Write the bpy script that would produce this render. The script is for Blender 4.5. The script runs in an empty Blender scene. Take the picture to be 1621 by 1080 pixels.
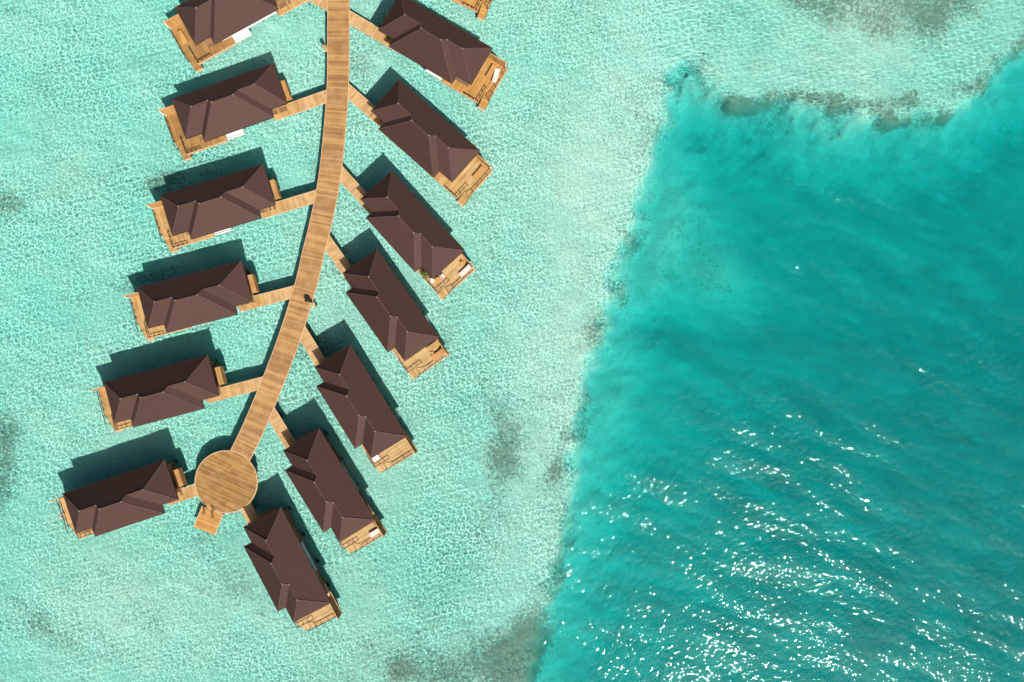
import bpy, math, random
import numpy as np
from mathutils import Vector, Matrix

sc = bpy.context.scene
col = sc.collection
random.seed(11)
rng = np.random.default_rng(7)
R = math.radians

# ------------------------------------------------------------------ camera, sky, sun, exposure
H, F, CX, CY = 98.0, 1080.0, 810.5, 540.0          # drone height (m) and focal length in photo pixels
cam = bpy.data.cameras.new('drone_camera')
cam_o = bpy.data.objects.new('drone_camera', cam)
col.objects.link(cam_o)
cam_o.location = (0, 0, H)
cam.sensor_width = 36.0
cam.lens = 36.0 * F / 1621.0
cam.clip_end = 5000.0
sc.camera = cam_o

SUN_EL = R(49.0)
SUN_XY = Vector((0.489, -0.872)).normalized()
world = bpy.data.worlds.new('World')
sc.world = world
world.use_nodes = True
wn = world.node_tree
sky = wn.nodes.new('ShaderNodeTexSky')
sky.sky_type = 'NISHITA'
sky.sun_disc = False
sky.sun_elevation = SUN_EL
sky.dust_density = 7.0                               # hazy tropical air
sky.ozone_density = 0.1
sky.sun_rotation = math.atan2(SUN_XY.x, SUN_XY.y)
wn.nodes['Background'].inputs[1].default_value = 0.05
wn.links.new(sky.outputs[0], wn.nodes['Background'].inputs[0])

sun = bpy.data.lights.new('sun', 'SUN')
sun.energy = 4.3
sun.angle = R(0.5)
sun.color = (1.0, 0.965, 0.91)
sun.cycles.is_caustics_light = True                  # sunlight refracts through the waves on to the sand
sun_o = bpy.data.objects.new('sun', sun)
col.objects.link(sun_o)
sun_o.rotation_euler = Vector((SUN_XY.x * math.cos(SUN_EL), SUN_XY.y * math.cos(SUN_EL),
                               math.sin(SUN_EL))).to_track_quat('Z', 'Y').to_euler()

sc.view_settings.view_transform = 'Standard'
sc.view_settings.look = 'None'
sc.view_settings.gamma = 1.0
sc.view_settings.exposure = 0.50
sc.view_settings.use_curve_mapping = False
cy = sc.cycles
cy.max_bounces = 5
cy.diffuse_bounces = 1
cy.glossy_bounces = 2
cy.transmission_bounces = 4
cy.volume_bounces = 0
cy.transparent_max_bounces = 6
cy.sample_clamp_direct = 0.0
cy.sample_clamp_indirect = 6.0
cy.use_denoising = True
cy.denoiser = 'OPENIMAGEDENOISE'
cy.denoising_input_passes = 'RGB_ALBEDO_NORMAL'
cy.use_adaptive_sampling = True
cy.adaptive_threshold = 0.025
cy.adaptive_min_samples = 20


def P(px, py, z=0.0):
    """point on the level z that the photograph shows at pixel px, py"""
    return Vector(((px - CX) * (H - z) / F, (CY - py) * (H - z) / F, z))


# ------------------------------------------------------------------ materials
def material(name):
    m = bpy.data.materials.new(name)
    m.use_nodes = True
    t = m.node_tree
    t.nodes.clear()
    out = t.nodes.new('ShaderNodeOutputMaterial')
    return m, t, out


def N(t, kind, **kw):
    n = t.nodes.new('ShaderNode' + kind)
    for k, v in kw.items():
        if k.startswith('i_'):
            key = k[2:]
            n.inputs[int(key) if key.isdigit() else key.replace('_', ' ')].default_value = v
        else:
            setattr(n, k, v)
    return n


def mixrgb(t, a, b, fac, mode='MIX'):
    n = t.nodes.new('ShaderNodeMix')
    n.data_type = 'RGBA'
    n.blend_type = mode
    for sock, val in ((n.inputs[0], fac), (n.inputs[6], a), (n.inputs[7], b)):
        if isinstance(val, bpy.types.NodeSocket):
            t.links.new(val, sock)
        elif isinstance(val, (int, float)):
            sock.default_value = val
        else:
            sock.default_value = (*val, 1.0)
    return n.outputs[2]


def maprange(t, val, a, b, c, d):
    n = N(t, 'MapRange')
    n.inputs[1].default_value, n.inputs[2].default_value = a, b
    n.inputs[3].default_value, n.inputs[4].default_value = c, d
    t.links.new(val, n.inputs[0])
    return n.outputs[0]


def wood(name, base, vary=0.35, grain=0.25, dark=(0.5, 0.42, 0.35), rough=0.7):
    """timber: every plank a tone of its own, weathered in broad bands, grain along the plank's local x"""
    m, t, out = material(name)
    p = N(t, 'BsdfPrincipled', i_Roughness=rough)
    info = N(t, 'ObjectInfo')
    geo = N(t, 'NewGeometry')
    tc = N(t, 'TexCoord')
    mp = N(t, 'Mapping')
    mp.inputs['Scale'].default_value = (0.9, 14.0, 14.0)
    t.links.new(tc.outputs['Object'], mp.inputs[0])
    addv = N(t, 'VectorMath', operation='ADD')
    t.links.new(mp.outputs[0], addv.inputs[0])
    rv = N(t, 'CombineXYZ')
    mul = N(t, 'Math', operation='MULTIPLY', i_1=57.0)
    t.links.new(info.outputs['Random'], mul.inputs[0])
    t.links.new(mul.outputs[0], rv.inputs[0])
    t.links.new(rv.outputs[0], addv.inputs[1])
    g = N(t, 'TexNoise', i_Scale=1.0, i_Detail=3.0)
    t.links.new(addv.outputs[0], g.inputs['Vector'])
    band = N(t, 'TexNoise', i_Scale=0.75, i_Detail=3.0, i_Roughness=0.6)
    t.links.new(geo.outputs['Position'], band.inputs['Vector'])
    lo = tuple(c * (1 - vary) * (1 - 0.1 * i) for i, c in enumerate(base))
    hi = tuple(min(1, c * (1 + vary * 0.75)) for c in base)
    c = mixrgb(t, lo, hi, info.outputs['Random'])
    c = mixrgb(t, c, tuple(b * d for b, d in zip(base, dark)), maprange(t, g.outputs[0], 0.5, 0.8, 0.0, grain))
    pale = tuple(min(1, b * 1.18 + 0.05) for b in base)
    c = mixrgb(t, c, pale, maprange(t, band.outputs[0], 0.45, 0.75, 0.0, 0.55))
    c = mixrgb(t, c, tuple(b * 0.62 for b in base), maprange(t, band.outputs[0], 0.5, 0.25, 0.0, 0.5))
    t.links.new(c, p.inputs['Base Color'])
    t.links.new(p.outputs[0], out.inputs[0])
    return m


def plain(name, base, rough=0.6, metallic=0.0, noise=0.12, scale=3.0):
    m, t, out = material(name)
    p = N(t, 'BsdfPrincipled', i_Roughness=rough, i_Metallic=metallic)
    tc = N(t, 'TexCoord')
    n = N(t, 'TexNoise', i_Scale=scale, i_Detail=4.0)
    t.links.new(tc.outputs['Object'], n.inputs['Vector'])
    c = mixrgb(t, tuple(b * (1 - noise) for b in base), tuple(min(1, b * (1 + noise)) for b in base), n.outputs[0])
    t.links.new(c, p.inputs['Base Color'])
    t.links.new(p.outputs[0], out.inputs[0])
    return m


def roof_material():
    m, t, out = material('roof_shingle')
    p = N(t, 'BsdfPrincipled', i_Roughness=0.75)
    p.inputs['Specular IOR Level'].default_value = 0.25
    geo = N(t, 'NewGeometry')
    info = N(t, 'ObjectInfo')
    n1 = N(t, 'TexNoise', i_Scale=0.45, i_Detail=4.0, i_Roughness=0.6)
    n2 = N(t, 'TexNoise', i_Scale=7.0, i_Detail=2.0)
    t.links.new(geo.outputs['Position'], n1.inputs['Vector'])
    t.links.new(geo.outputs['Position'], n2.inputs['Vector'])
    c = mixrgb(t, (0.041, 0.0202, 0.0155), (0.053, 0.0268, 0.0208), n1.outputs[0])
    c = mixrgb(t, c, (0.058, 0.028, 0.023), maprange(t, n2.outputs[0], 0.5, 0.75, 0.0, 0.45))
    c = mixrgb(t, c, (0.092, 0.046, 0.040), maprange(t, info.outputs['Random'], 0, 1, 0.0, 0.4))
    t.links.new(c, p.inputs['Base Color'])
    t.links.new(p.outputs[0], out.inputs[0])
    return m


M = {
    'jetty': wood('jetty_timber', (0.335, 0.186, 0.068)),
    'round': wood('platform_timber', (0.28, 0.15, 0.042), vary=0.42),
    'walk': wood('walkway_timber', (0.435, 0.277, 0.125), vary=0.2),
    'deck': wood('deck_timber', (0.395, 0.243, 0.088), vary=0.24),
    'pale_deck': wood('bleached_deck_timber', (0.40, 0.258, 0.108), vary=0.2),
    'dark_deck': wood('weathered_gold_deck_timber', (0.285, 0.158, 0.046), vary=0.25),
    'gold': wood('golden_timber', (0.395, 0.205, 0.052), vary=0.25),
    'edge': plain('pale_edge_board', (0.55, 0.37, 0.21), 0.7),
    'screen': wood('screen_timber', (0.42, 0.23, 0.075), vary=0.15),
    'wall': wood('wall_cladding', (0.28, 0.16, 0.07), vary=0.1),
    'white': plain('white_paint', (0.68, 0.67, 0.65), 0.5, noise=0.04),
    'roof': roof_material(),
    'cap': plain('ridge_cap_metal', (0.07, 0.036, 0.030), 0.9),
    'flash': plain('flashing_metal', (0.20, 0.17, 0.16), 0.8),
    'rail': plain('dark_stained_rail', (0.035, 0.018, 0.011), 0.6),
    'frame': plain('substructure_timber', (0.16, 0.09, 0.045), 0.8),
    'pile': plain('concrete_pile', (0.38, 0.36, 0.32), 0.85),
    'glass': plain('sky_reflection_window', (0.22, 0.40, 0.55), 0.15, noise=0.05),  # opaque panes, pale blue reflection of sky and water painted into the colour
    'cushion': plain('white_cushion', (0.56, 0.49, 0.44), 0.9, noise=0.05),
    'tan': plain('tan_cushion', (0.40, 0.205, 0.065), 0.8),
    'orange': plain('orange_timber', (0.46, 0.21, 0.06), 0.6),
    'black': plain('black_metal', (0.012, 0.012, 0.014), 0.45),
    'ring': plain('orange_lifebuoy_foam', (0.70, 0.13, 0.05), 0.5),
    'leaf': plain('shrub_leaf', (0.09, 0.16, 0.012), 0.55, noise=0.4),
    'pot': plain('clay_pot', (0.22, 0.12, 0.07), 0.8),
    'door': plain('dark_timber_door', (0.10, 0.05, 0.025), 0.5),
}

# ------------------------------------------------------------------ mesh helpers
class MB:
    def __init__(self):
        self.v, self.f = [], []

    def poly(self, pts):
        i = len(self.v)
        self.v += [tuple(p) for p in pts]
        self.f.append(tuple(range(i, i + len(pts))))
        return self

    def hexa(self, a):
        i = len(self.v)
        self.v += [tuple(p) for p in a]
        for q in ((3, 2, 1, 0), (4, 5, 6, 7), (0, 1, 5, 4), (1, 2, 6, 5), (2, 3, 7, 6), (3, 0, 4, 7)):
            self.f.append(tuple(i + k for k in q))
        return self

    def box(self, x0, x1, y0, y1, z0, z1):
        return self.hexa([(x0, y0, z0), (x1, y0, z0), (x1, y1, z0), (x0, y1, z0),
                          (x0, y0, z1), (x1, y0, z1), (x1, y1, z1), (x0, y1, z1)])

    def bar(self, a, b, w, h):
        a, b = Vector(a), Vector(b)
        d = (b - a).normalized()
        up = Vector((0, 0, 1)) if abs(d.z) < 0.95 else Vector((1, 0, 0))
        s = d.cross(up).normalized()
        n = s.cross(d).normalized()
        s, n = s * w / 2, n * h / 2
        return self.hexa([a - s - n, b - s - n, b + s - n, a + s - n, a - s + n, b - s + n, b + s + n, a + s + n])

    def cyl(self, x, y, z0, z1, r, k=10, r1=None):
        r1 = r if r1 is None else r1
        i = len(self.v)
        for j in range(k):
            c, s = math.cos(2 * math.pi * j / k), math.sin(2 * math.pi * j / k)
            self.v += [(x + r * c, y + r * s, z0), (x + r1 * c, y + r1 * s, z1)]
        for j in range(k):
            n = (j + 1) % k
            self.f.append((i + 2 * j, i + 2 * n, i + 2 * n + 1, i + 2 * j + 1))
        self.f.append(tuple(i + 2 * j for j in reversed(range(k))))
        self.f.append(tuple(i + 2 * j + 1 for j in range(k)))
        return self

    def prism(self, pts, z0, z1):
        n = len(pts)
        i = len(self.v)
        self.v += [(p[0], p[1], z0) for p in pts] + [(p[0], p[1], z1) for p in pts]
        self.f.append(tuple(i + k for k in reversed(range(n))))
        self.f.append(tuple(i + n + k for k in range(n)))
        for k in range(n):
            j = (k + 1) % n
            self.f.append((i + k, i + j, i + n + j, i + n + k))
        return self

    def flip(self, s):
        if s < 0:
            self.v = [(x, -y, z) for x, y, z in self.v]
            self.f = [tuple(reversed(q)) for q in self.f]
        return self

    def mesh(self, name, mat):
        me = bpy.data.meshes.new(name)
        me.from_pydata(self.v, [], self.f)
        me.materials.append(M[mat] if isinstance(mat, str) else mat)
        me.update()
        return me


CACHE = {}


def obj(name, me, parent=None, loc=(0, 0, 0), rz=0.0):
    o = bpy.data.objects.new(name, me)
    col.objects.link(o)
    o.location = loc
    o.rotation_euler = (0, 0, rz)
    if parent is not None:
        o.parent = parent
    return o


def part(name, key, build, mat, parent, loc=(0, 0, 0), rz=0.0):
    """a part whose mesh is built once for each key and shared by the alike parts"""
    k = (name, key, mat)
    if k not in CACHE:
        CACHE[k] = build().mesh(name, mat)
    return obj(name, CACHE[k], parent, loc, rz)


def tag(o, label, cat, group=None):
    o['label'] = label
    o['category'] = cat
    if group:
        o['group'] = group
    return o


def thing(name, label, cat, loc=(0, 0, 0), rz=0.0, group=None):
    return tag(obj(name, None, None, loc, rz), label, cat, group)


def structure(o):
    o['kind'] = 'structure'
    return o


# ------------------------------------------------------------------ sea bed: depth and reef fields (metres)
edge_px = [(1078, 118), (1068, 150), (1056, 200), (1036, 262), (1012, 350), (990, 430), (962, 520), (942, 580), (927, 640),
           (914, 720), (906, 800), (893, 880), (873, 960), (851, 1040), (838, 1085), (790, 1300), (2300, 1300),
           (2300, -160), (1760, 0), (1621, 96), (1582, 130), (1542, 160), (1500, 186), (1422, 191), (1340, 197),
           (1290, 186), (1240, 171), (1170, 162), (1128, 152), (1114, 134), (1098, 118)]
edge = np.array([P(x, y, -1.0)[:2] for x, y in edge_px])


def sdf(X, Y):
    """signed distance to the drop-off, positive over the deep lagoon"""
    d = np.full(X.shape, 1e9)
    inside = np.zeros(X.shape, bool)
    for (ax, ay), (bx, by) in zip(edge, np.roll(edge, -1, 0)):
        ex, ey = bx - ax, by - ay
        k = np.clip(((X - ax) * ex + (Y - ay) * ey) / (ex * ex + ey * ey), 0, 1)
        d = np.minimum(d, (X - ax - k * ex) ** 2 + (Y - ay - k * ey) ** 2)
        c = (ay > Y) != (by > Y)
        inside ^= c & (X < ex * (Y - ay) / (ey if ey else 1e-9) + ax)
    return np.sqrt(d) * np.where(inside, 1, -1)


def fbm(X, Y, lam, octaves=3, seed=0):
    r = np.random.default_rng(seed)
    Z = np.zeros(X.shape)
    amp = 1.0
    for o in range(octaves):
        for i in range(7):
            th = r.random() * 6.283
            k = 6.283 / (lam * (0.7 + 0.6 * r.random()))
            Z += amp * 0.38 * np.sin(k * (X * math.cos(th) + Y * math.sin(th)) + r.random() * 6.283)
        lam *= 0.5
        amp *= 0.55
    return Z


def smooth(x):
    x = np.clip(x, 0, 1)
    return x * x * (3 - 2 * x)


def blob(X, Y, px, py, rx, ry, ang=0.0):
    c = P(px, py, -1.0)
    s = (H + 1) / F
    dx, dy = (X - c.x) / s, -(Y - c.y) / s
    a = R(ang)
    u, v = dx * math.cos(a) + dy * math.sin(a), -dx * math.sin(a) + dy * math.cos(a)
    return np.exp(-((u / rx) ** 2 + (v / ry) ** 2))


def depth_field(X, Y):
    s = sdf(X, Y) + 0.6 * fbm(X, Y, 11, 2, 5) + 0.32 * fbm(X, Y, 3.4, 2, 6)
    shallow = 0.95 + 0.12 * fbm(X, Y, 30, 2, 1) + 0.06 * fbm(X, Y, 6, 2, 2)
    shallow += 0.22 * blob(X, Y, 40, 330, 240, 420) + 0.15 * blob(X, Y, 380, 380, 160, 300)
    shallow += 0.35 * blob(X, Y, 1150, 45, 90, 60) - 0.28 * blob(X, Y, 950, 250, 90, 330, 12) - 0.12 * blob(X, Y, 860, 650, 60, 300, 10)
    shallow += 0.30 * blob(X, Y, 640, 900, 140, 90) - 0.18 * blob(X, Y, 250, 960, 330, 90)
    shallow -= 0.40 * blob(X, Y, 1400, 0, 150, 70)
    d = shallow + 4.2 * smooth((s + 2.3) / 4.8) + 5.2 * smooth((s - 0.5) / 11.0) + 2.2 * smooth((s - 10) / 25.0)
    d -= smooth(s / 5) * (4.3 * blob(X, Y, 1140, 440, 105, 58) + 3.6 * blob(X, Y, 1115, 345, 85, 80)
                          + 1.6 * blob(X, Y, 1010, 700, 60, 220, 12))
    d -= smooth(s / 1.5) * 3.2 * blob(X, Y, 1094, 118, 30, 45)
    d += smooth(s / 5) * (0.3 * fbm(X, Y, 24, 2, 8) + 1.6 * blob(X, Y, 1165, 205, 60, 30) + 1.2 * blob(X, Y, 1150, 525, 120, 26) + 1.4 * blob(X, Y, 1045, 515, 40, 22))
    d = np.maximum(d, 3.6 * smooth((s + 1.6) / 4.6))
    return np.maximum(d, 0.5), s


def reef_field(X, Y, s):
    r = 0.62 * smooth(blob(X, Y, 1400, -25, 170, 100) * 2.4 - 0.5)
    r = r - 0.25 * blob(X, Y, 1340, 30, 60, 30)
    band = smooth((s + 4.6) / 3.0) * smooth((1.6 - s) / 2.0)
    bx = smooth((X - P(1105, 0).x) / 2) * smooth((Y - P(0, 240).y) / 3)
    r = r + band * bx * (0.50 + 0.42 * fbm(X, Y, 10, 3, 21))
    r = r + smooth((s + 4.5) / 4.0) * smooth((2.5 - s) / 2.0) * (1 - bx) * (0.28 + 0.20 * fbm(X, Y, 12, 3, 22))
    for b in ((880, 745, 24, 34, 0, .62), (868, 615, 34, 34, 0, .45), (792, 730, 34, 130, 6, .5), (745, 1050, 130, 50, -12, .62),
              (835, 1020, 40, 80, 15, .6), (690, 960, 60, 40, 0, .36), (640, 1060, 60, 24, -10, .3), (350, 935, 130, 45, 8, .33), (110, 1005, 110, 45, 0, .42),
              (5, 745, 30, 110, 0, .75), (5, 320, 26, 30, 0, .6), (70, 190, 26, 60, 0, .33), (190, 262, 20, 44, 0, .33),
              (300, 300, 90, 60, 0, .12), (25, 20, 40, 14, 0, .4), (450, 640, 60, 60, 0, .3), (600, 30, 60, 60, 0, .25),
              (560, 110, 40, 30, 0, .3), (590, 590, 30, 80, 30, .25), (690, 560, 30, 80, 20, .3), (770, 420, 30, 40, 0, .25),
              (545, 420, 30, 30, 0, .3), (480, 560, 40, 40, 0, .25), (1620, 60, 60, 40, 0, .35), (420, 780, 40, 30, 0, .25),
              (1045, 515, 44, 20, 0, .5), (1160, 205, 70, 26, 0, .45), (985, 705, 36, 14, 25, .5), (1140, 455, 95, 40, 0, .75), (1110, 350, 70, 80, 0, .55),
              (1060, 400, 14, 60, 0, .35), (1010, 560, 30, 16, 0, .4), (1200, 690, 90, 50, 0, .25), (255, 290, 40, 16, -15, .7),
              (230, 440, 60, 18, -15, .6), (560, 430, 40, 16, 30, .6), (500, 545, 36, 20, 30, .5), (1300, 900, 120, 60, 20, .2)):
        r = r + b[5] * blob(X, Y, *b[:5])
    r = r + 0.15 * fbm(X, Y, 17, 3, 30)
    r = r * (1 - 0.6 * smooth(s / 4))
    return np.clip(r, 0, 1.2)


def white_sand_field(X, Y, s):
    w = 0.9 * smooth((s + 17) / 8) * smooth((0.5 - s) / 2.5) * smooth((P(1120, 0).x - X) / 6 + 0.5)
    w = w + 0.8 * blob(X, Y, 230, 990, 260, 80) + 0.45 * blob(X, Y, 640, 300, 200, 330) + 0.5 * blob(X, Y, 1300, 120, 200, 40)
    return np.clip(w + 0.12 * fbm(X, Y, 15, 3, 61), 0, 1)


def grid_mesh(name, xs, ys, Z, smooth_shade=True):
    X, Y = np.meshgrid(xs, ys)
    v = np.stack([X, Y, Z], -1).reshape(-1, 3).astype(np.float32)
    nx, ny = len(xs), len(ys)
    i = (np.arange(ny - 1)[:, None] * nx + np.arange(nx - 1)[None]).ravel()
    q = np.stack([i, i + 1, i + 1 + nx, i + nx], -1).astype(np.int32)
    me = bpy.data.meshes.new(name)
    me.vertices.add(len(v))
    me.vertices.foreach_set('co', v.ravel())
    me.loops.add(q.size)
    me.loops.foreach_set('vertex_index', q.ravel())
    me.polygons.add(len(q))
    me.polygons.foreach_set('loop_start', np.arange(len(q), dtype=np.int32) * 4)
    me.polygons.foreach_set('use_smooth', np.full(len(q), smooth_shade))
    me.update(calc_edges=True)
    return me


def point_attr(me, name, val):
    a = me.attributes.new(name, 'FLOAT', 'POINT')
    a.data.foreach_set('value', np.ascontiguousarray(val, dtype=np.float32).ravel())


far = [120, 170, 260, 420, 700, 1200]
gx = np.concatenate([[-a for a in reversed(far)], np.arange(-92, 92.1, 0.42), far])
gy = np.concatenate([[-a for a in reversed(far)], np.arange(-66, 66.1, 0.42), far])
GX, GY = np.meshgrid(gx, gy)
DEPTH, SD = depth_field(GX, GY)
REEF = reef_field(GX, GY, SD)
relief = 0.05 * fbm(GX, GY, 2.6, 3, 40) * (0.4 + REEF) + 0.10 * np.clip(fbm(GX, GY, 1.9, 2, 41), 0, 3) * REEF
seabed_me = grid_mesh('seabed', gx, gy, -DEPTH + relief)
point_attr(seabed_me, 'reef', REEF)
point_attr(seabed_me, 'white_sand', white_sand_field(GX, GY, SD))
point_attr(seabed_me, 'silt', smooth((SD - 1.5) / 7.0))
m, t, out = material('sand_and_reef')
dif = N(t, 'BsdfDiffuse', i_Roughness=0.6)
geo = N(t, 'NewGeometry')
at = N(t, 'Attribute', attribute_name='reef')
n1 = N(t, 'TexNoise', i_Scale=2.3, i_Detail=5.0, i_Roughness=0.68)
n2 = N(t, 'TexNoise', i_Scale=0.16, i_Detail=3.0)
n3 = N(t, 'TexNoise', i_Scale=2.2, i_Detail=5.0, i_Roughness=0.75)
for n in (n1, n2, n3):
    t.links.new(geo.outputs['Position'], n.inputs['Vector'])
sand = mixrgb(t, (0.90, 0.93, 0.80), (0.84, 0.87, 0.735), n2.outputs[0])  # sand tinted green: teal light scattered in the water put into its colour
ws = N(t, 'Attribute', attribute_name='white_sand')
sand = mixrgb(t, sand, (0.96, 0.955, 0.845), ws.outputs['Fac'])
n4 = N(t, 'TexNoise', i_Scale=3.4, i_Detail=4.0, i_Roughness=0.65)
t.links.new(geo.outputs['Position'], n4.inputs['Vector'])
n5 = N(t, 'TexNoise', i_Scale=0.33, i_Detail=5.0, i_Roughness=0.6)
t.links.new(geo.outputs['Position'], n5.inputs['Vector'])
sand = mixrgb(t, sand, (0.60, 0.62, 0.50), maprange(t, n5.outputs[0], 0.45, 0.75, 0.0, 0.3))
sand = mixrgb(t, sand, (0.48, 0.50, 0.39), maprange(t, n4.outputs[0], 0.47, 0.70, 0.0, 0.55))
silt = N(t, 'Attribute', attribute_name='silt')
sand = mixrgb(t, sand, (0.80, 0.84, 0.70), silt.outputs['Fac'])
thr = N(t, 'Math', operation='MULTIPLY_ADD', i_1=-0.46, i_2=0.74)
t.links.new(at.outputs['Fac'], thr.inputs[0])
sub = N(t, 'Math', operation='SUBTRACT')
t.links.new(n1.outputs[0], sub.inputs[0])
t.links.new(thr.outputs[0], sub.inputs[1])
rk = maprange(t, sub.outputs[0], -0.12, 0.09, 0.0, 0.95)
coral = mixrgb(t, (0.22, 0.215, 0.155), (0.58, 0.55, 0.44), n3.outputs[0])
t.links.new(mixrgb(t, sand, coral, rk), dif.inputs['Color'])
t.links.new(dif.outputs[0], out.inputs[0])
seabed_me.materials.append(m)
seabed = structure(obj('seabed', seabed_me))
seabed.cycles.is_caustics_receiver = True

# ------------------------------------------------------------------ water: a real wave surface over a clear, tinted body of water
sp = 0.095
wx = np.concatenate([[-a for a in reversed(far)], [-104, -96, -88, -82, -79], np.arange(-77, 22, sp), np.arange(22, 80, 0.19), [83, 86, 90, 96, 104], far])
wy = np.concatenate([[-a for a in reversed(far)], [-76, -68, -61, -56, -53], np.arange(-51.5, 51.5, sp), [52, 54, 58, 64, 70, 78], far])
WX, WY = np.meshgrid(wx, wy)


def lookup(F2, X, Y):
    ix = np.clip(np.searchsorted(gx, X) - 1, 0, len(gx) - 2)
    iy = np.clip(np.searchsorted(gy, Y) - 1, 0, len(gy) - 2)
    fx = ((X - gx[ix]) / (gx[ix + 1] - gx[ix]))[None, :]
    fy = ((Y - gy[iy]) / (gy[iy + 1] - gy[iy]))[:, None]
    a = F2[np.ix_(iy, ix)]
    b = F2[np.ix_(iy, ix + 1)]
    c = F2[np.ix_(iy + 1, ix)]
    d = F2[np.ix_(iy + 1, ix + 1)]
    return (a * (1 - fx) + b * fx) * (1 - fy) + (c * (1 - fx) + d * fx) * fy


WD = lookup(DEPTH, wx, wy)


def wave_set(X, Y, lam0, lam1, n, slope, head, spread):
    Z = np.zeros(X.shape, np.float32)
    X = X.astype(np.float32)
    Y = Y.astype(np.float32)
    for i in range(n):
        lam = lam0 * (lam1 / lam0) ** rng.random()
        th = rng.normal(R(head), spread)
        k = 2 * math.pi / lam
        Z += np.float32(slope * math.sqrt(2 / n) / k) * np.sin(np.float32(k * math.cos(th)) * X + np.float32(k * math.sin(th)) * Y
                                                          + np.float32(rng.random() * 6.283))
    return Z


deepness = np.clip((WD - 1.4) / 2.4, 0, 1)
patch = 1.0 + 0.3 * fbm(WX, WY, 20, 3, 55)
short = (wave_set(WX, WY, 0.36, 0.62, 40, 0.064, 62, 1.1) + wave_set(WX, WY, 0.62, 1.2, 34, 0.060, 62, 0.8)) * np.clip(patch, 0.45, 1.5) * (1 - deepness) ** 1.5
mid = wave_set(WX, WY, 1.9, 4.5, 16, 0.032, 66, 0.5) * (1 - 0.85 * deepness)
swell = wave_set(WX, WY, 5.0, 11.0, 9, 0.018, 68, 0.3)
fade = np.clip((150 - np.abs(WX)) / 60, 0, 1) * np.clip((110 - np.abs(WY)) / 45, 0, 1)
core = ((np.abs(WX) < 90) & (np.abs(WY) < 62)).astype(float)
water_me = grid_mesh('water', wx, wy, (short + mid) * core + swell * fade * core)
gust = np.clip(1.0 + 0.28 * fbm(WX, WY, 34, 2, 77), 0.45, 1.5)
point_attr(water_me, 'ripple', np.clip((WD - 1.35) / 1.9, 0.16, 1) * gust * 0.66 * core)
m, t, out = material('sea_water')
g = N(t, 'BsdfGlass', distribution='BECKMANN', i_IOR=1.333, i_Roughness=0.051)
geo = N(t, 'NewGeometry')
at = N(t, 'Attribute', attribute_name='ripple')
na = N(t, 'TexNoise', i_Scale=1.1, i_Detail=2.0, i_Roughness=0.5)
mp = N(t, 'Mapping')
mp.inputs['Rotation'].default_value = (0, 0, R(-24))
mp.inputs['Scale'].default_value = (1.15, 1.25, 1.0)
t.links.new(geo.outputs['Position'], mp.inputs[0])
t.links.new(mp.outputs[0], na.inputs['Vector'])
mp2 = N(t, 'Mapping')
mp2.inputs['Scale'].default_value = (0.5, 1.55, 1.0)
vr = N(t, 'VectorRotate', rotation_type='Z_AXIS')
vr.inputs['Angle'].default_value = R(24)
t.links.new(geo.outputs['Position'], vr.inputs['Vector'])
t.links.new(vr.outputs[0], mp2.inputs[0])
nb = N(t, 'TexNoise', i_Scale=0.17, i_Detail=1.5, i_Roughness=0.5)
t.links.new(mp2.outputs[0], nb.inputs['Vector'])
b2 = N(t, 'Bump', i_Distance=0.9)
t.links.new(at.outputs['Fac'], b2.inputs['Strength'])
t.links.new(nb.outputs[0], b2.inputs['Height'])
b = N(t, 'Bump', i_Distance=0.245)
t.links.new(at.outputs['Fac'], b.inputs['Strength'])
t.links.new(na.outputs[0], b.inputs['Height'])
t.links.new(b2.outputs[0], b.inputs['Normal'])
t.links.new(b.outputs[0], g.inputs['Normal'])
t.links.new(g.outputs[0], out.inputs[0])
water_me.materials.append(m)
water = structure(obj('water', water_me))
water.cycles.is_caustics_caster = True

m, t, out = material('water_tint')
va = N(t, 'VolumeAbsorption', i_Density=0.52)
va.inputs[0].default_value = (0.0, 0.872, 0.896, 1)
t.links.new(va.outputs[0], out.inputs[1])
body_me = MB().box(-1500, 1500, -1500, 1500, -16.0, 0.26).mesh('water_body', m)
body = obj('water_body', body_me)
body['kind'] = 'stuff'
body['label'] = 'clear turquoise sea water filling the lagoon'

# ------------------------------------------------------------------ jetty
ZJ = 1.60
JW = 2.95
jet_px = [(535.5, -190), (535.5, -60), (535.5, 80), (534, 150), (526.5, 240), (518.5, 300), (506, 360), (496, 400), (481.5, 460), (449, 560), (400, 680), (358, 763)]
jet_c = [P(x, y, ZJ) for x, y in jet_px]


def catmull(pts, n=24):
    o = []
    for i in range(len(pts) - 1):
        p0, p1, p2, p3 = pts[max(i - 1, 0)], pts[i], pts[i + 1], pts[min(i + 2, len(pts) - 1)]
        for k in range(n):
            s = k / n
            o.append(0.5 * ((2 * p1) + (p2 - p0) * s + (2 * p0 - 5 * p1 + 4 * p2 - p3) * s * s + (3 * p1 - p0 - 3 * p2 + p3) * s ** 3))
    o.append(pts[-1])
    return o


jet = catmull(jet_c)
jlen = [0.0]
for a, b_ in zip(jet, jet[1:]):
    jlen.append(jlen[-1] + (b_ - a).length)


def jet_at(s):
    i = max(0, min(len(jet) - 2, int(np.searchsorted(jlen, s)) - 1))
    k = (s - jlen[i]) / (jlen[i + 1] - jlen[i])
    return jet[i].lerp(jet[i + 1], k), (jet[min(i + 3, len(jet) - 1)] - jet[max(i - 2, 0)]).normalized()


PC = P(358, 763, ZJ)
PR = 4.40
jetty = thing('jetty', 'long curved timber jetty running down between the two rows of villas', 'jetty', (0, 0, 0))
s_end = jlen[-1] - PR + 0.35
n_pl = 298
pitch = s_end / n_pl
plank_me = MB().box(-pitch * 0.475, pitch * 0.475, -JW / 2, JW / 2, -0.05, 0.0)
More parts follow.
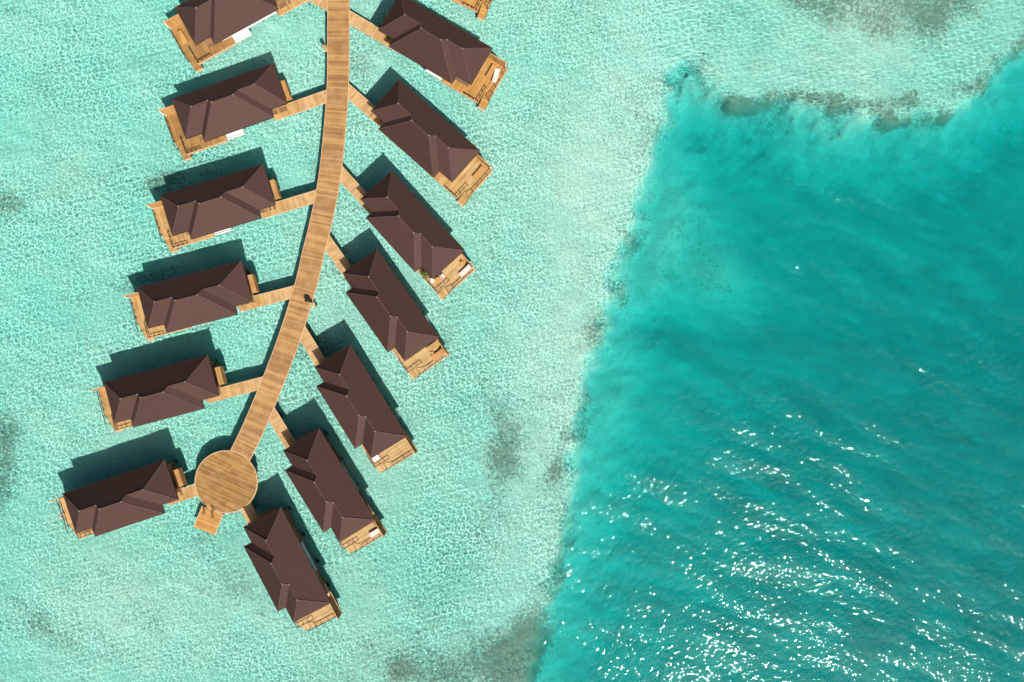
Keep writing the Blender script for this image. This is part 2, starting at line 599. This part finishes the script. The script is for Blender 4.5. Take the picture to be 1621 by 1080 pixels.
# grain runs along the plank: turn the mesh so that local x is the length
plank_me.v = [(-y, x, z) for x, y, z in plank_me.v]
plank_me = plank_me.mesh('plank', 'jetty')
for i in range(n_pl):
    s = (i + 0.5) * pitch
    p, d = jet_at(s)
    ang = math.atan2(d.y, d.x) + math.pi / 2
    o = obj('plank', plank_me, jetty, (p.x, p.y, ZJ + random.uniform(-0.006, 0.004)), ang)
    o.scale = (1, 0.90 if i % 15 == 7 else 1.0, 1)
for side in (-1, 1):
    mb = MB()
    pts = []
    for k in range(161):
        p, d = jet_at(s_end * k / 160)
        nrm = Vector((-d.y, d.x, 0)).normalized()
        pts.append(p + nrm * side * (JW / 2 + 0.045))
    for a, b_ in zip(pts, pts[1:]):
        mb.bar((a.x, a.y, ZJ - 0.10), (b_.x, b_.y, ZJ - 0.10), 0.07, 0.24)
    obj('edge_board', mb.mesh('edge_board', 'edge'), jetty)
mb = MB()
for a, b_ in zip(range(0, 160), range(1, 161)):
    (p, d), (q, e) = jet_at(s_end * a / 160), jet_at(s_end * b_ / 160)
    mb.bar((p.x, p.y, ZJ - 0.16), (q.x, q.y, ZJ - 0.16), JW - 0.1, 0.16)
obj('joists', mb.mesh('joists', 'frame'), jetty)
pile = lambda: MB().cyl(0, 0, -3.2, 1.34, 0.16, 12)
for k in range(1, 20):
    p, d = jet_at(s_end * k / 20)
    nrm = Vector((-d.y, d.x, 0)).normalized()
    for side in (-1, 1):
        q = p + nrm * side * (JW / 2 - 0.8)
        part('pile', 'jetty', pile, 'pile', jetty, (q.x, q.y, 0))

# ------------------------------------------------------------------ round platform at the jetty's end
plat = thing('round_platform', 'round timber platform at the end of the curved jetty', 'platform', (PC.x, PC.y, 0))
ang = R(-24.5)
pw = 0.2
k = -PR + 0.10
while k < PR - 0.08:
    y0, y1 = k + 0.006, min(k + pw, PR - 0.08) - 0.006
    xm = math.sqrt(max(0.01, (PR - 0.06) ** 2 - max(abs(y0), abs(y1)) ** 2))
    x0a, x0b = math.sqrt((PR - 0.06) ** 2 - y0 * y0), math.sqrt((PR - 0.06) ** 2 - y1 * y1)
    cuts = sorted(random.uniform(-xm * 0.8, xm * 0.8) for _ in range(1 if xm < 2.5 else 2))
    if xm < 1.2:
        cuts = []
    xs = [None] + cuts + [None]
    for a, b_ in zip(xs, xs[1:]):
        l0, l1 = (-x0a, -x0b) if a is None else (a + 0.005, a + 0.005)
        r0, r1 = (x0a, x0b) if b_ is None else (b_ - 0.005, b_ - 0.005)
        cxm = (l0 + r0) / 2
        cym = (y0 + y1) / 2
        me = MB().prism([(l0 - cxm, y0 - cym), (r0 - cxm, y0 - cym), (r1 - cxm, y1 - cym), (l1 - cxm, y1 - cym)], -0.05, 0).mesh('plank', 'round')
        c, s_ = math.cos(ang), math.sin(ang)
        obj('plank', me, plat, (cxm * c - cym * s_, cxm * s_ + cym * c, ZJ + 0.012 + random.uniform(-0.004, 0.004)), ang)
    k += pw
mb = MB()
for i in range(96):
    a0, a1 = 2 * math.pi * i / 96, 2 * math.pi * (i + 1) / 96
    ri, ro = PR - 0.055, PR + 0.045
    mb.hexa([(r * math.cos(a), r * math.sin(a), z) for z in (ZJ - 0.24, ZJ + 0.02) for r, a in ((ri, a0), (ro, a0), (ro, a1), (ri, a1))])
obj('rim', mb.mesh('rim', 'edge'), plat)
obj('joists', MB().cyl(0, 0, ZJ - 0.22, ZJ - 0.06, PR - 0.1, 64).mesh('joists', 'frame'), plat)
for i in range(8):
    a0 = 2 * math.pi * i / 8 + 0.2
    part('pile', 'jetty', pile, 'pile', plat, (3.2 * math.cos(a0), 3.2 * math.sin(a0), 0))

# small low landing with steps and two handrails
ZL = 0.75
lc = [P(320.5, 802.4, ZL), P(353, 814, ZL), P(339, 847.4, ZL), P(306.7, 833, ZL)]
cen = sum(lc, Vector()) / 4
ld = ((lc[1] - lc[0]) + (lc[2] - lc[3])).normalized()
la = math.atan2(ld.y, ld.x)
landing = thing('swim_landing', 'small square timber landing below the round platform', 'landing', (cen.x, cen.y, 0), la)
hw, hh = 1.56, 1.60
for i in range(16):
    part('plank', 'landing', lambda: MB().box(-hw, hw, -0.096, 0.096, -0.05, 0), 'gold', landing, (0, -hh + 0.1 + i * 0.2, ZL))
for sx in (-1, 1):
    part('edge_board', 'landing', lambda: MB().box(-0.04, 0.04, -hh, hh, -0.2, 0.015), 'edge', landing, (sx * (hw + 0.04), 0, ZL))
    part('pile', 'landing', lambda: MB().cyl(0, 0, -2.5, 0.55, 0.12, 10), 'pile', landing, (sx * 1.2, -1.1, 0))
    part('pile', 'landing', lambda: MB().cyl(0, 0, -2.5, 0.55, 0.12, 10), 'pile', landing, (sx * 1.2, 1.1, 0))
obj('joists', MB().box(-hw + 0.05, hw - 0.05, -hh + 0.05, hh - 0.05, ZL - 0.2, ZL - 0.055).mesh('joists', 'frame'), landing)
for i in range(3):
    part('step', 'landing', lambda: MB().box(-0.55, 0.55, -0.15, 0.15, -0.05, 0), 'gold', landing, (-0.15, hh - 0.12 + i * 0.27 - 0.25, ZL + 0.22 * (i + 1)))
for sx in (-0.80, 0.50):
    mb = MB()
    y0, y1 = hh - 0.75, hh + 0.55
    mb.bar((0, y0, ZL + 0.85), (0, y1, ZJ + 0.85), 0.06, 0.06).bar((0, y0, ZL), (0, y0, ZL + 0.88), 0.06, 0.06)
    mb.bar((0, y1, ZJ + 0.02), (0, y1, ZJ + 0.88), 0.07, 0.07).bar((0, y0, ZL + 0.42), (0, y1, ZJ + 0.42), 0.04, 0.04)
    CACHE.setdefault('hr', mb.mesh('handrail', 'rail'))
    obj('handrail', CACHE['hr'], landing, (sx, 0, 0))

# ------------------------------------------------------------------ water villas
VL, VW, VB, U1, U2 = 14.82, 5.84, 7.035, 2.39, 12.485
ZE, PITCH = 4.30, 0.745
ZD = 1.60
HA, HB = VW / 2, VB / 2
pt = {'P0': (0, 0), 'P1': (VL, 0), 'P2': (VL, VW), 'P3': (U2, VW), 'P4': (U2, VB), 'P5': (U1, VB), 'P6': (U1, VW), 'P7': (0, VW),
      'R1': (HA, HA), 'R2': (U1 + HA, HA), 'R3': (U1 + HB, HB), 'R4': (U2 - HB, HB), 'R5': (U2 - HA, HA), 'R6': (VL - HA, HA)}
rz_ = {'R1': HA, 'R2': HA, 'R3': HB, 'R4': HB, 'R5': HA, 'R6': HA}
slopes = [('back', 'P0 P1 R6 R5 R4 R3 R2 R1', lambda u, v: v), ('entry', 'P0 R1 P7', lambda u, v: u),
          ('front_entry', 'P7 R1 R2 P6', lambda u, v: VW - v), ('bay_entry', 'P6 R2 R3 P5', lambda u, v: u - U1),
          ('bay', 'P5 R3 R4 P4', lambda u, v: VB - v), ('bay_sea', 'P4 R4 R5 P3', lambda u, v: U2 - u),
          ('front_sea', 'P3 R5 R6 P2', lambda u, v: VW - v), ('sea', 'P2 R6 P1', lambda u, v: VL - u)]


def clip(poly, fn, lim, keep_above):
    o = []
    for a, b_ in zip(poly, poly[1:] + poly[:1]):
        fa, fb = fn(*a) - lim, fn(*b_) - lim
        if not keep_above:
            fa, fb = -fa, -fb
        if fa >= -1e-9:
            o.append(a)
        if (fa > 1e-9 and fb < -1e-9) or (fa < -1e-9 and fb > 1e-9):
            k = fa / (fa - fb)
            o.append((a[0] + (b_[0] - a[0]) * k, a[1] + (b_[1] - a[1]) * k))
    return o


def slope_mesh(pts, fn, s):
    mb = MB()
    poly = [pt[n] for n in pts.split()]
    c, lift = 0.34, 0.034
    top = max(fn(*q) for q in poly)
    k = 0
    while k * c < top - 0.02:
        strip = clip(clip(poly, fn, k * c, True), fn, (k + 1) * c, False)
        if len(strip) >= 3:
            mb.poly([(u, v, ZE + PITCH * fn(u, v)) for u, v in strip])
            lip = clip(strip, fn, k * c + 0.07, False)
            z0 = ZE + PITCH * k * c
            if len(lip) >= 3:
                mb.poly([(u, v, ZE + PITCH * fn(u, v) + lift) for u, v in lip])
                for lim in (k * c, k * c + 0.07):
                    low = sorted(q for q in lip if abs(fn(*q) - lim) < 1e-4)
                    if len(low) >= 2:
                        a, b_ = low[0], low[-1]
                        z = ZE + PITCH * lim
                        dz = -0.20 if (k == 0 and lim == 0) else -0.01
                        mb.poly([(a[0], a[1], z + dz), (b_[0], b_[1], z + dz), (b_[0], b_[1], z + lift), (a[0], a[1], z + lift)])
        k += 1
    return mb.flip(s)


caps = [('P0', 'R1'), ('P7', 'R1'), ('P1', 'R6'), ('P2', 'R6'), ('P5', 'R3'), ('P4', 'R4'), ('R1', 'R2'), ('R3', 'R4'), ('R5', 'R6'), ('R2', 'R3'), ('R4', 'R5')]


def cap_bar(a, b_, s):
    def p3(n):
        return Vector((pt[n][0], pt[n][1], ZE + PITCH * rz_.get(n, 0.0) + 0.03))
    return MB().bar(p3(a), p3(b_), 0.13, 0.05).flip(s)


foot = [pt[n] for n in 'P0 P1 P2 P3 P4 P5 P6 P7'.split()]
wallpoly = [(0.75, 0.72), (13.9, 0.72), (13.9, 5.0), (11.7, 5.0), (11.7, 5.58), (3.1, 5.58), (3.1, 5.0), (0.75, 5.0)]
jet2 = [Vector((p.x, p.y)) for p in jet]


def jet_dist(w):
    d = min((Vector((w.x, w.y)) - q).length for q in jet2) - JW / 2
    return min(d, (Vector((w.x, w.y)) - Vector((PC.x, PC.y))).length - PR)


def build_villa(x, y, deg, s, label, walk_label, dm='deck'):
    v = thing('water_villa', label, 'villa', (x, y, 0), R(deg), 'water villas along the jetty')

    def pr(name, key, fn, mat, parent=v, loc=(0, 0, 0), rz=0.0):
        return part(name, (key, s), lambda: fn().flip(s), mat, parent, (loc[0], s * loc[1], loc[2]), rz)

    # roof: stepped shingle courses on eight slopes, caps on ridges and hips
    roof = pr('roof', 'base', lambda: MB().prism(foot, ZE - 0.16, ZE - 0.02), 'cap')
    for key, pts, fn in slopes:
        part('roof_slope', (key, s), lambda: slope_mesh(pts, fn, s), 'roof', roof)
    for a, b_ in caps:
        part('ridge_cap' if a[0] == 'R' else 'hip_cap', (a, b_, s), lambda: cap_bar(a, b_, s), 'cap', roof)
    for n in ('R1', 'R3', 'R4', 'R5', 'R6'):
        u, w = pt[n]
        pr('flashing', 'f', lambda: MB().box(-0.10, 0.10, -0.07, 0.07, 0, 0.05), 'flash', roof, (u, w, ZE + PITCH * rz_[n] + 0.055))
    # walls
    wall = pr('wall', 'w', lambda: MB().prism(wallpoly, 1.3, ZE - 0.16), 'wall')
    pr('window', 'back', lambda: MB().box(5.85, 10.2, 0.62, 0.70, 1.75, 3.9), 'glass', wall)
    pr('window_frame', 'back', lambda: MB().box(5.75, 10.3, 0.60, 0.71, 1.66, 1.75).box(5.75, 5.85, 0.60, 0.71, 1.75, 3.9).box(10.2, 10.3, 0.60, 0.71, 1.75, 3.9).box(7.98, 8.06, 0.60, 0.71, 1.75, 3.9), 'white', wall)
    pr('white_panel', 'front', lambda: MB().box(3.12, 11.68, 5.585, 5.64, 1.25, 3.95), 'white', wall)
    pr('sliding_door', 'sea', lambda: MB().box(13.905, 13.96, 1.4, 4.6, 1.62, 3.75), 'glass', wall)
    pr('door', 'entry', lambda: MB().box(0.69, 0.745, 3.4, 4.5, 1.62, 3.75), 'door', wall)
    # deck with planks laid across
    deck = pr('deck', 'd', lambda: MB().prism([(0.6, 0.6), (14.2, 0.6), (14.2, 0.45), (17.42, 0.45), (17.42, 4.38), (16.24, 4.38), (16.24, 6.72), (10.32, 6.72), (10.32, 5.6), (0.6, 5.6)], 1.26, ZD - 0.055), 'frame')
    u = 13.92
    while u < 17.35:
        end = 6.75 if u < 16.15 else 4.40
        part('plank', ('sea', s, end), lambda: MB().box(-(end - 0.42) / 2, (end - 0.42) / 2, -0.095, 0.095, -0.05, 0), dm, deck, (u + 0.1, s * (end + 0.42) / 2, ZD + random.uniform(-.004, .004)), math.pi / 2)
        u += 0.2
    u = 10.32
    while u < 13.85:
        part('plank', ('front', s), lambda: MB().box(-0.6, 0.6, -0.095, 0.095, -0.05, 0), dm, deck, (u + 0.1, s * 6.15, ZD + random.uniform(-.004, .004)), math.pi / 2)
        u += 0.2
    pr('edge_board', 'sea', lambda: MB().box(17.42, 17.48, 0.42, 4.42, 1.22, ZD + 0.015), 'edge', deck)
    pr('edge_board', 'front', lambda: MB().box(10.3, 16.28, 6.755, 6.815, 1.22, ZD + 0.015), 'edge', deck)
    pr('bath_terrace', 'b', lambda: MB().box(7.75, 10.22, 5.66, 6.62, 1.30, 1.62).box(7.75, 10.22, 6.62, 6.70, 1.30, 1.78).box(7.67, 7.75, 5.66, 6.70, 1.30, 1.78), 'white')
    # stairs down to the water at the outer corner
    stairs = pr('stairs', 's', lambda: MB().bar((16.30, 4.42, 1.40), (16.30, 6.75, 0.20), 0.06, 0.26).bar((17.38, 4.42, 1.40), (17.38, 6.75, 0.20), 0.06, 0.26), 'frame')
    for i in range(6):
        part('step', ('v', s), lambda: MB().box(-0.54, 0.54, -0.205, 0.205, -0.19, 0), dm, stairs, (16.84, s * (4.60 + i * 0.40), 1.45 - i * 0.20))
    pr('step_platform', 'p', lambda: MB().box(16.3, 17.4, 6.72, 7.02, 0.1, 0.18), 'edge', stairs)
    # railings
    runs = [((16.17, 4.35), (16.17, 6.70)), ((17.33, 0.55), (17.33, 5.58)), ((14.1, 6.70), (16.17, 6.70))]
    for ri, (a, b_) in enumerate(runs):
        rail = pr('railing', ri, lambda: MB().bar((*a, ZD + 0.60), (*b_, ZD + 0.60), 0.085, 0.06), 'rail')
        n = 5 if ri == 1 else 3
        for i in range(n + 1):
            q = (a[0] + (b_[0] - a[0]) * i / n, a[1] + (b_[1] - a[1]) * i / n)
            low = ri == 1 and q[1] > 4.45
            pr('post', 'low' if low else 'std', lambda: MB().box(-0.035, 0.035, -0.035, 0.035, -0.7 if low else 0.0, 0.58), 'rail', rail, (*q, ZD))
    # privacy screen beside the deck
    scr = pr('privacy_screen', 's', lambda: MB().box(14.25, 17.45, 0.50, 0.60, 1.30, 1.40).box(14.25, 17.45, 0.485, 0.615, 3.50, 3.56), 'screen')
    for i in range(10):
        part('board', ('scr', s), lambda: MB().box(-0.95, 0.95, -0.155, 0.155, -0.03, 0.03), 'screen', scr, (14.42 + i * 0.32, s * 0.55, 2.5)).rotation_euler = (R(90), R(90), 0)
    pr('shower_column', 'c', lambda: MB().box(17.18, 17.34, 0.60, 0.72, 1.6, 3.45), 'white', scr)
    # timber cabinet at the entry end
    cab = pr('cabinet', 'c', lambda: MB().box(-0.34, 0.52, 1.85, 4.30, 1.35, 2.50), 'screen')
    for i in range(4):
        part('board', ('lid', s), lambda: MB().box(-1.25, 1.25, -0.10, 0.10, 0, 0.04), 'screen', cab, (-0.25 + i * 0.225, s * 3.075, 2.505), math.pi / 2)
    for (a, b_) in ((1.2, 1.0), (1.2, 5.0), (5.5, 1.0), (5.5, 4.6), (9.8, 1.0), (9.8, 4.6), (13.6, 1.2), (13.6, 5.2), (16.5, 1.3), (15.6, 5.0)):
        part('stilt', 'v', lambda: MB().cyl(0, 0, -3.2, 1.28, 0.15, 10), 'pile', v, (a, s * b_, 0))

    # the walkway from jetty to door
    v0, v1 = 4.72, 6.32
    vm = (v0 + v1) / 2
    mat4 = Matrix.Translation((x, y, 0)) @ Matrix.Rotation(R(deg), 4, 'Z')
    u = 0.0
    while u > -26 and jet_dist(mat4 @ Vector((u, s * vm, 0))) > -1.25:
        u -= 0.1
    u_end = u
    wk = thing('walkway', walk_label, 'walkway', mat4 @ Vector((0, s * vm, 0)), R(deg), 'walkways from the jetty to the villas')
    u = 3.05
    zt = ZD - 0.056
    while u > u_end + 0.2:
        inner = u > 0.0
        w0 = v0
        part('plank', ('wk', inner), lambda: MB().box(-0.8, 0.8, -0.098, 0.098, -0.05, 0), 'deck' if u > -0.7 else 'walk', wk, (u - 0.1, 0, zt + random.uniform(-.003, .003)), math.pi / 2)
        u -= 0.205
    ln = 3.05 - u_end
    key = round(ln, 1)
    for sv in (-1, 1):
        part('edge_board', (key, 'wk'), lambda: MB().box(-(key - 3.05), 3.05, -0.03, 0.03, -0.22, 0.012), 'edge', wk, (0, sv * 0.832, zt))
    part('joists', (key, 'wk'), lambda: MB().box(-(key - 3.05), 3.05, -0.75, 0.75, -0.2, -0.055), 'frame', wk, (0, 0, zt))
    for uu in np.arange(-1.5, u_end + 1.5, -3.0):
        for sv in (-0.3, 0.3):
            part('pile', 'walk', lambda: MB().cyl(0, 0, -3.2, 1.33, 0.11, 10), 'pile', wk, (uu, sv, 0))
    return v, mat4


th0 = R(-26)
c0 = P(766.8, 24.7, 1.6)
off = Matrix.Rotation(th0, 3, 'Z') @ Vector((17.45, -6.8, 0))
VILLAS = [
    ('L0', -33.36, 52.98, -151.07, 'brown hip-roofed water villa on the left row, cut off by the top of the photo', 'plank walkway to the topmost left villa, cut off by the photo top'),
    ('L1', -32.79, 38.17, -160.60, 'brown hip-roofed water villa, second from the top of the left row', 'plank walkway to the second villa from the top on the left'),
    ('L2', -34.17, 24.30, -163.21, 'brown hip-roofed water villa, third from the top of the left row', 'plank walkway to the third villa from the top on the left'),
    ('L3', -37.13, 11.05, -165.52, 'brown hip-roofed water villa, fourth in the left row, its walkway opposite the black bin', 'plank walkway on the left joining the jetty near the black bin'),
    ('L4', -41.74, -1.90, -165.27, 'brown hip-roofed water villa, fifth in the left row, next to last', 'plank walkway to the next-to-last villa of the left row'),
    ('L5', -47.66, -16.25, -161.53, 'brown hip-roofed water villa at the lower left, joined to the round platform', 'short plank walkway on the left side of the round platform'),
    ('R0', c0.x - off.x, c0.y - off.y, -26, 'water villa at the top right of the row, only a deck corner in view', 'plank walkway above the photo top on the right of the jetty'),
    ('R1', -15.43, 47.75, -30.44, 'brown hip-roofed water villa at the top of the right row, its roof corner cut off', 'topmost plank walkway in view on the right of the jetty'),
    ('R2', -15.50, 35.97, -41.39, 'brown hip-roofed water villa, second whole one from the top of the right row', 'second plank walkway from the top on the right of the jetty'),
    ('R3', -16.50, 23.42, -47.84, 'brown hip-roofed water villa on the right with a green shrub on its deck', 'plank walkway on the right to the villa with the green shrub'),
    ('R4', -18.50, 12.68, -54.90, 'brown hip-roofed water villa on the right, just above the jetty bin, fourth in its row', 'plank walkway on the right, fourth from the top'),
    ('R5', -22.16, -0.48, -58.20, 'brown hip-roofed water villa on the right with a square white table on its deck', 'plank walkway on the right just below the black bin'),
    ('R6', -26.49, -11.98, -58.24, 'brown hip-roofed water villa on the right, next to last in its row', 'plank walkway on the right, lowest one that joins the jetty'),
    ('R7', -31.72, -22.84, -62.35, 'brown hip-roofed water villa at the bottom, lowest of the right row', 'short plank walkway from the round platform to the bottom villa'),
]
MAT = {}
for nm, x, y, dg, lab, wl in VILLAS:
    tone = 'pale_deck' if nm in ('R3', 'R4', 'R5', 'R6', 'R7') else 'dark_deck' if nm in ('L0', 'L1') else 'gold' if nm in ('R0', 'R1') else 'deck'
    _, MAT[nm] = build_villa(x, y, dg, 1 if nm[0] == 'L' else -1, lab, wl, tone)


def at_villa(nm, u, v, z):
    s = 1 if nm[0] == 'L' else -1
    return MAT[nm] @ Vector((u, s * v, z))


def yaw(nm, extra=0.0):
    for n, _, _, dg, _, _ in VILLAS:
        if n == nm:
            return R(dg + extra)


# ------------------------------------------------------------------ deck furniture
def lounger(nm, u, v, label, cushion='cushion', turn=0.0, back=0.35):
    """length along the villa's v axis, head towards the privacy screen"""
    s = 1 if nm[0] == 'L' else -1
    t_ = thing('sun_lounger', label, 'sun lounger', at_villa(nm, u, v, ZD), yaw(nm, 90 * -s + turn), 'sun loungers on the decks')
    part('frame', 'lg', lambda: MB().box(-1.0, 1.0, -0.36, -0.29, 0.22, 0.30).box(-1.0, 1.0, 0.29, 0.36, 0.22, 0.30).box(-1.0, -0.93, -0.29, 0.29, 0.22, 0.30).box(0.93, 1.0, -0.29, 0.29, 0.22, 0.30), 'orange', t_)
    for a in (-0.85, 0.85):
        for b_ in (-0.32, 0.32):
            part('leg', 'lg', lambda: MB().box(-0.035, 0.035, -0.035, 0.035, 0, 0.22), 'orange', t_, (a, b_, 0))
    part('mattress', 'lg', lambda: MB().box(-1.0, 0.3, -0.34, 0.34, 0.30, 0.40), cushion, t_)
    part('backrest', ('lg', back), lambda: MB().hexa([(0.31, -0.34, 0.30), (0.98, -0.34, 0.30 + back), (0.98, 0.34, 0.30 + back), (0.31, 0.34, 0.30),
                                                      (0.29, -0.34, 0.40), (0.94, -0.34, 0.40 + back), (0.94, 0.34, 0.40 + back), (0.29, 0.34, 0.40)]), cushion, t_)
    return t_


def chair(nm, u, v, label, turn, mat='cushion'):
    t_ = thing('chair', label, 'chair', at_villa(nm, u, v, ZD), yaw(nm, turn), 'chairs on the decks')
    part('seat', ('ch', mat), lambda: MB().box(-0.27, 0.27, -0.27, 0.27, 0.36, 0.46), mat, t_)
    part('backrest', ('ch', mat), lambda: MB().hexa([(-0.27, -0.27, 0.46), (-0.20, -0.27, 0.46), (-0.20, 0.27, 0.46), (-0.27, 0.27, 0.46),
                                                    (-0.36, -0.27, 0.85), (-0.30, -0.27, 0.85), (-0.30, 0.27, 0.85), (-0.36, 0.27, 0.85)]), mat, t_)
    for a in (-0.24, 0.24):
        for b_ in (-0.24, 0.24):
            part('leg', 'ch', lambda: MB().box(-0.025, 0.025, -0.025, 0.025, 0, 0.36), 'rail', t_, (a, b_, 0))
    return t_


def side_table(nm, u, v, label, mat='orange', w=0.22, h=0.42, turn=0.0):
    t_ = thing('side_table', label, 'side table', at_villa(nm, u, v, ZD), yaw(nm, turn), 'small tables on the decks')
    part('table_top', ('st', w, h), lambda: MB().box(-w, w, -w, w, h - 0.04, h), mat, t_)
    for a in (-w + .04, w - .04):
        for b_ in (-w + .04, w - .04):
            part('leg', ('st', h), lambda: MB().box(-0.025, 0.025, -0.025, 0.025, 0, h - 0.04), mat if mat != 'white' else 'rail', t_, (a, b_, 0))
    return t_


lounger('R3', 16.70, 1.70, 'white cushioned sun lounger nearest the sea on the deck with the shrub')
side_table('R3', 15.55, 1.30, 'small orange square stool beside the white lounger on the shrub deck')
t_ = thing('round_table', 'round orange timber table between two white chairs on the shrub deck', 'table', at_villa('R3', 15.15, 5.42, ZD), 0)
part('table_top', 'rt', lambda: MB().cyl(0, 0, 0.70, 0.74, 0.42, 24), 'orange', t_)
part('pedestal', 'rt', lambda: MB().cyl(0, 0, 0.03, 0.70, 0.05, 10), 'rail', t_)
part('base', 'rt', lambda: MB().cyl(0, 0, 0, 0.03, 0.24, 16), 'rail', t_)
chair('R3', 15.10, 4.60, 'white chair on the sea side of the round table on the shrub deck', 90)
chair('R3', 14.66, 6.12, 'white chair on the shrub side of the round table', -30)
lounger('R6', 16.55, 1.60, 'white sun lounger on the next-to-last right villa deck', back=0.18)
side_table('R6', 15.55, 1.10, 'small orange side table above the white lounger, next-to-last right deck')
chair('R6', 15.35, 0.95, 'dark chair at the screen corner of the next-to-last right deck', -90, 'rail')
lounger('R4', 16.55, 1.75, 'tan sun lounger near the outer rail, deck of the fourth right villa', 'tan')
lounger('R4', 15.20, 1.60, 'tan sun lounger close to the eaves, deck of the fourth right villa', 'deck')
side_table('R4', 15.95, 2.35, 'small square side table between two tan loungers, fourth right deck', 'deck')
side_table('R5', 15.10, 5.80, 'square white table on the deck corner of a right-hand villa', 'white', 0.48, 0.72)
lounger('R2', 16.25, 2.00, 'tan sun lounger alone on the deck, second right villa', 'tan', back=0.12)
lounger('R1', 15.75, 2.05, 'orange sun lounger nearer the eaves on the top right deck', 'tan', back=0.1)
lounger('R1', 16.62, 2.25, 'pale sun lounger set askew by the outer rail on the top right deck', 'cushion', 14, 0.1)
lounger('L0', 16.35, 2.60, 'golden sun lounger on the topmost left villa deck', 'gold', back=0.1)

# shrub in a planter on the R3 deck
base = at_villa('R3', 13.45, 6.25, ZD)
t_ = thing('potted_shrub', 'leafy green shrub in a planter at the deck notch of a right villa', 'shrub', base, yaw('R3'))
part('planter', 'p', lambda: MB().hexa([(-0.4, -0.22, 0), (0.4, -0.22, 0), (0.4, 0.22, 0), (-0.4, 0.22, 0), (-0.48, -0.28, 0.5), (0.48, -0.28, 0.5), (0.48, 0.28, 0.5), (-0.48, 0.28, 0.5)]), 'pot', t_)
stem = MB()
leaf = MB()
for i in range(9):
    a, l = random.uniform(0, 6.28), random.uniform(0.3, 0.75)
    q = Vector((random.uniform(-.3, .3), random.uniform(-.12, .12), 0.48))
    e = q + Vector((l * math.cos(a) * 0.9, l * math.sin(a) * 0.6, random.uniform(0.35, 1.0)))
    stem.bar(q, e, 0.025, 0.025)
    for j in range(34):
        k = random.uniform(0.35, 1.1)
        c = q.lerp(e, k) + Vector((random.gauss(0, .13), random.gauss(0, .11), random.gauss(0, .1)))
        d = Vector((random.gauss(0, 1), random.gauss(0, 1), random.gauss(0.2, .6))).normalized()
        w = d.cross(Vector((random.random(), random.random(), 1))).normalized() * 0.05
        L_ = random.uniform(0.12, 0.22)
        leaf.poly([c, c + d * L_ * 0.5 + w, c + d * L_, c + d * L_ * 0.5 - w])
obj('stems', stem.mesh('stems', 'pot'), t_)
obj('foliage', leaf.mesh('foliage', 'leaf'), t_)

# lifebuoy on the outer rail of L5
ring = MB()
k1, k2, r1, r2 = 24, 8, 0.30, 0.085
for i in range(k1):
    for j in range(k2):
        q = []
        for di, dj in ((0, 0), (1, 0), (1, 1), (0, 1)):
            a, b_ = 2 * math.pi * (i + di) / k1, 2 * math.pi * (j + dj) / k2
            q.append(((r1 + r2 * math.cos(b_)) * math.cos(a), r2 * math.sin(b_), (r1 + r2 * math.cos(b_)) * math.sin(a)))
        ring.poly(q)
p = at_villa('L5', 17.47, 2.9, ZD + 0.42)
t_ = thing('lifebuoy', 'orange ring lifebuoy hung on the deck rail of the lower left villa', 'lifebuoy', p, yaw('L5', 90))
t_.rotation_euler = (R(-35), 0, yaw('L5', -90))
part('ring', 'lb', lambda: ring, 'ring', t_)
for a in range(4):
    o = part('band', 'lb', lambda: MB().cyl(0.30, 0, -0.035, 0.035, 0.092, 10), 'white', t_)
    o.rotation_euler = (0, R(90 * a + 45), 0)

# two timber lamp stands on brackets at the jetty edge, a black bin beside one of them
def lamp_stand(px, py, side, label):
    q = P(px, py, ZJ)
    t_ = thing('lamp_stand', label, 'lamp stand', (q.x, q.y, 0), math.atan2(side[1], side[0]), 'timber lamp stands along the jetty')
    part('bracket', 'ls', lambda: MB().box(-0.45, 0.26, -0.26, 0.26, 1.38, 1.46), 'edge', t_)
    part('post', 'ls', lambda: MB().box(-0.10, 0.10, -0.10, 0.10, -2.4, 1.9).box(-0.22, 0.22, -0.22, 0.22, 1.9, 2.0), 'gold', t_)
    part('lamp_housing', 'ls', lambda: MB().box(-0.17, 0.17, -0.17, 0.17, 2.0, 2.42), 'edge', t_)
    part('cap', 'ls', lambda: MB().hexa([(-0.27, -0.27, 2.42), (0.27, -0.27, 2.42), (0.27, 0.27, 2.42), (-0.27, 0.27, 2.42), (-0.2, -0.2, 2.52), (0.2, -0.2, 2.52), (0.2, 0.2, 2.52), (-0.2, 0.2, 2.52)]), 'deck', t_)
    return t_


lamp_stand(516, 78, (-1, 0), 'square timber lamp stand on the left edge of the jetty near the top')
lamp_stand(494.5, 482, (0.92, -0.3), 'square timber lamp stand beside the black bin on the right jetty edge')
q = P(488.5, 475.5, ZJ)
t_ = thing('litter_bin', 'black litter bin standing on the right edge of the jetty', 'bin', (q.x, q.y, ZJ + 0.01), R(-18))
part('body', 'bin', lambda: MB().hexa([(-0.24, -0.24, 0), (0.24, -0.24, 0), (0.24, 0.24, 0), (-0.24, 0.24, 0), (-0.29, -0.29, 0.8), (0.29, -0.29, 0.8), (0.29, 0.29, 0.8), (-0.29, 0.29, 0.8)]), 'black', t_)
part('lid', 'bin', lambda: MB().cyl(0, 0, 0.80, 0.90, 0.33, 12, 0.2), 'black', t_)

for o in col.objects:
    if o.type == 'MESH' and o.name.split('.')[0] in ('pile', 'stilt', 'post', 'step_platform'):
        o.cycles.is_caustics_receiver = True
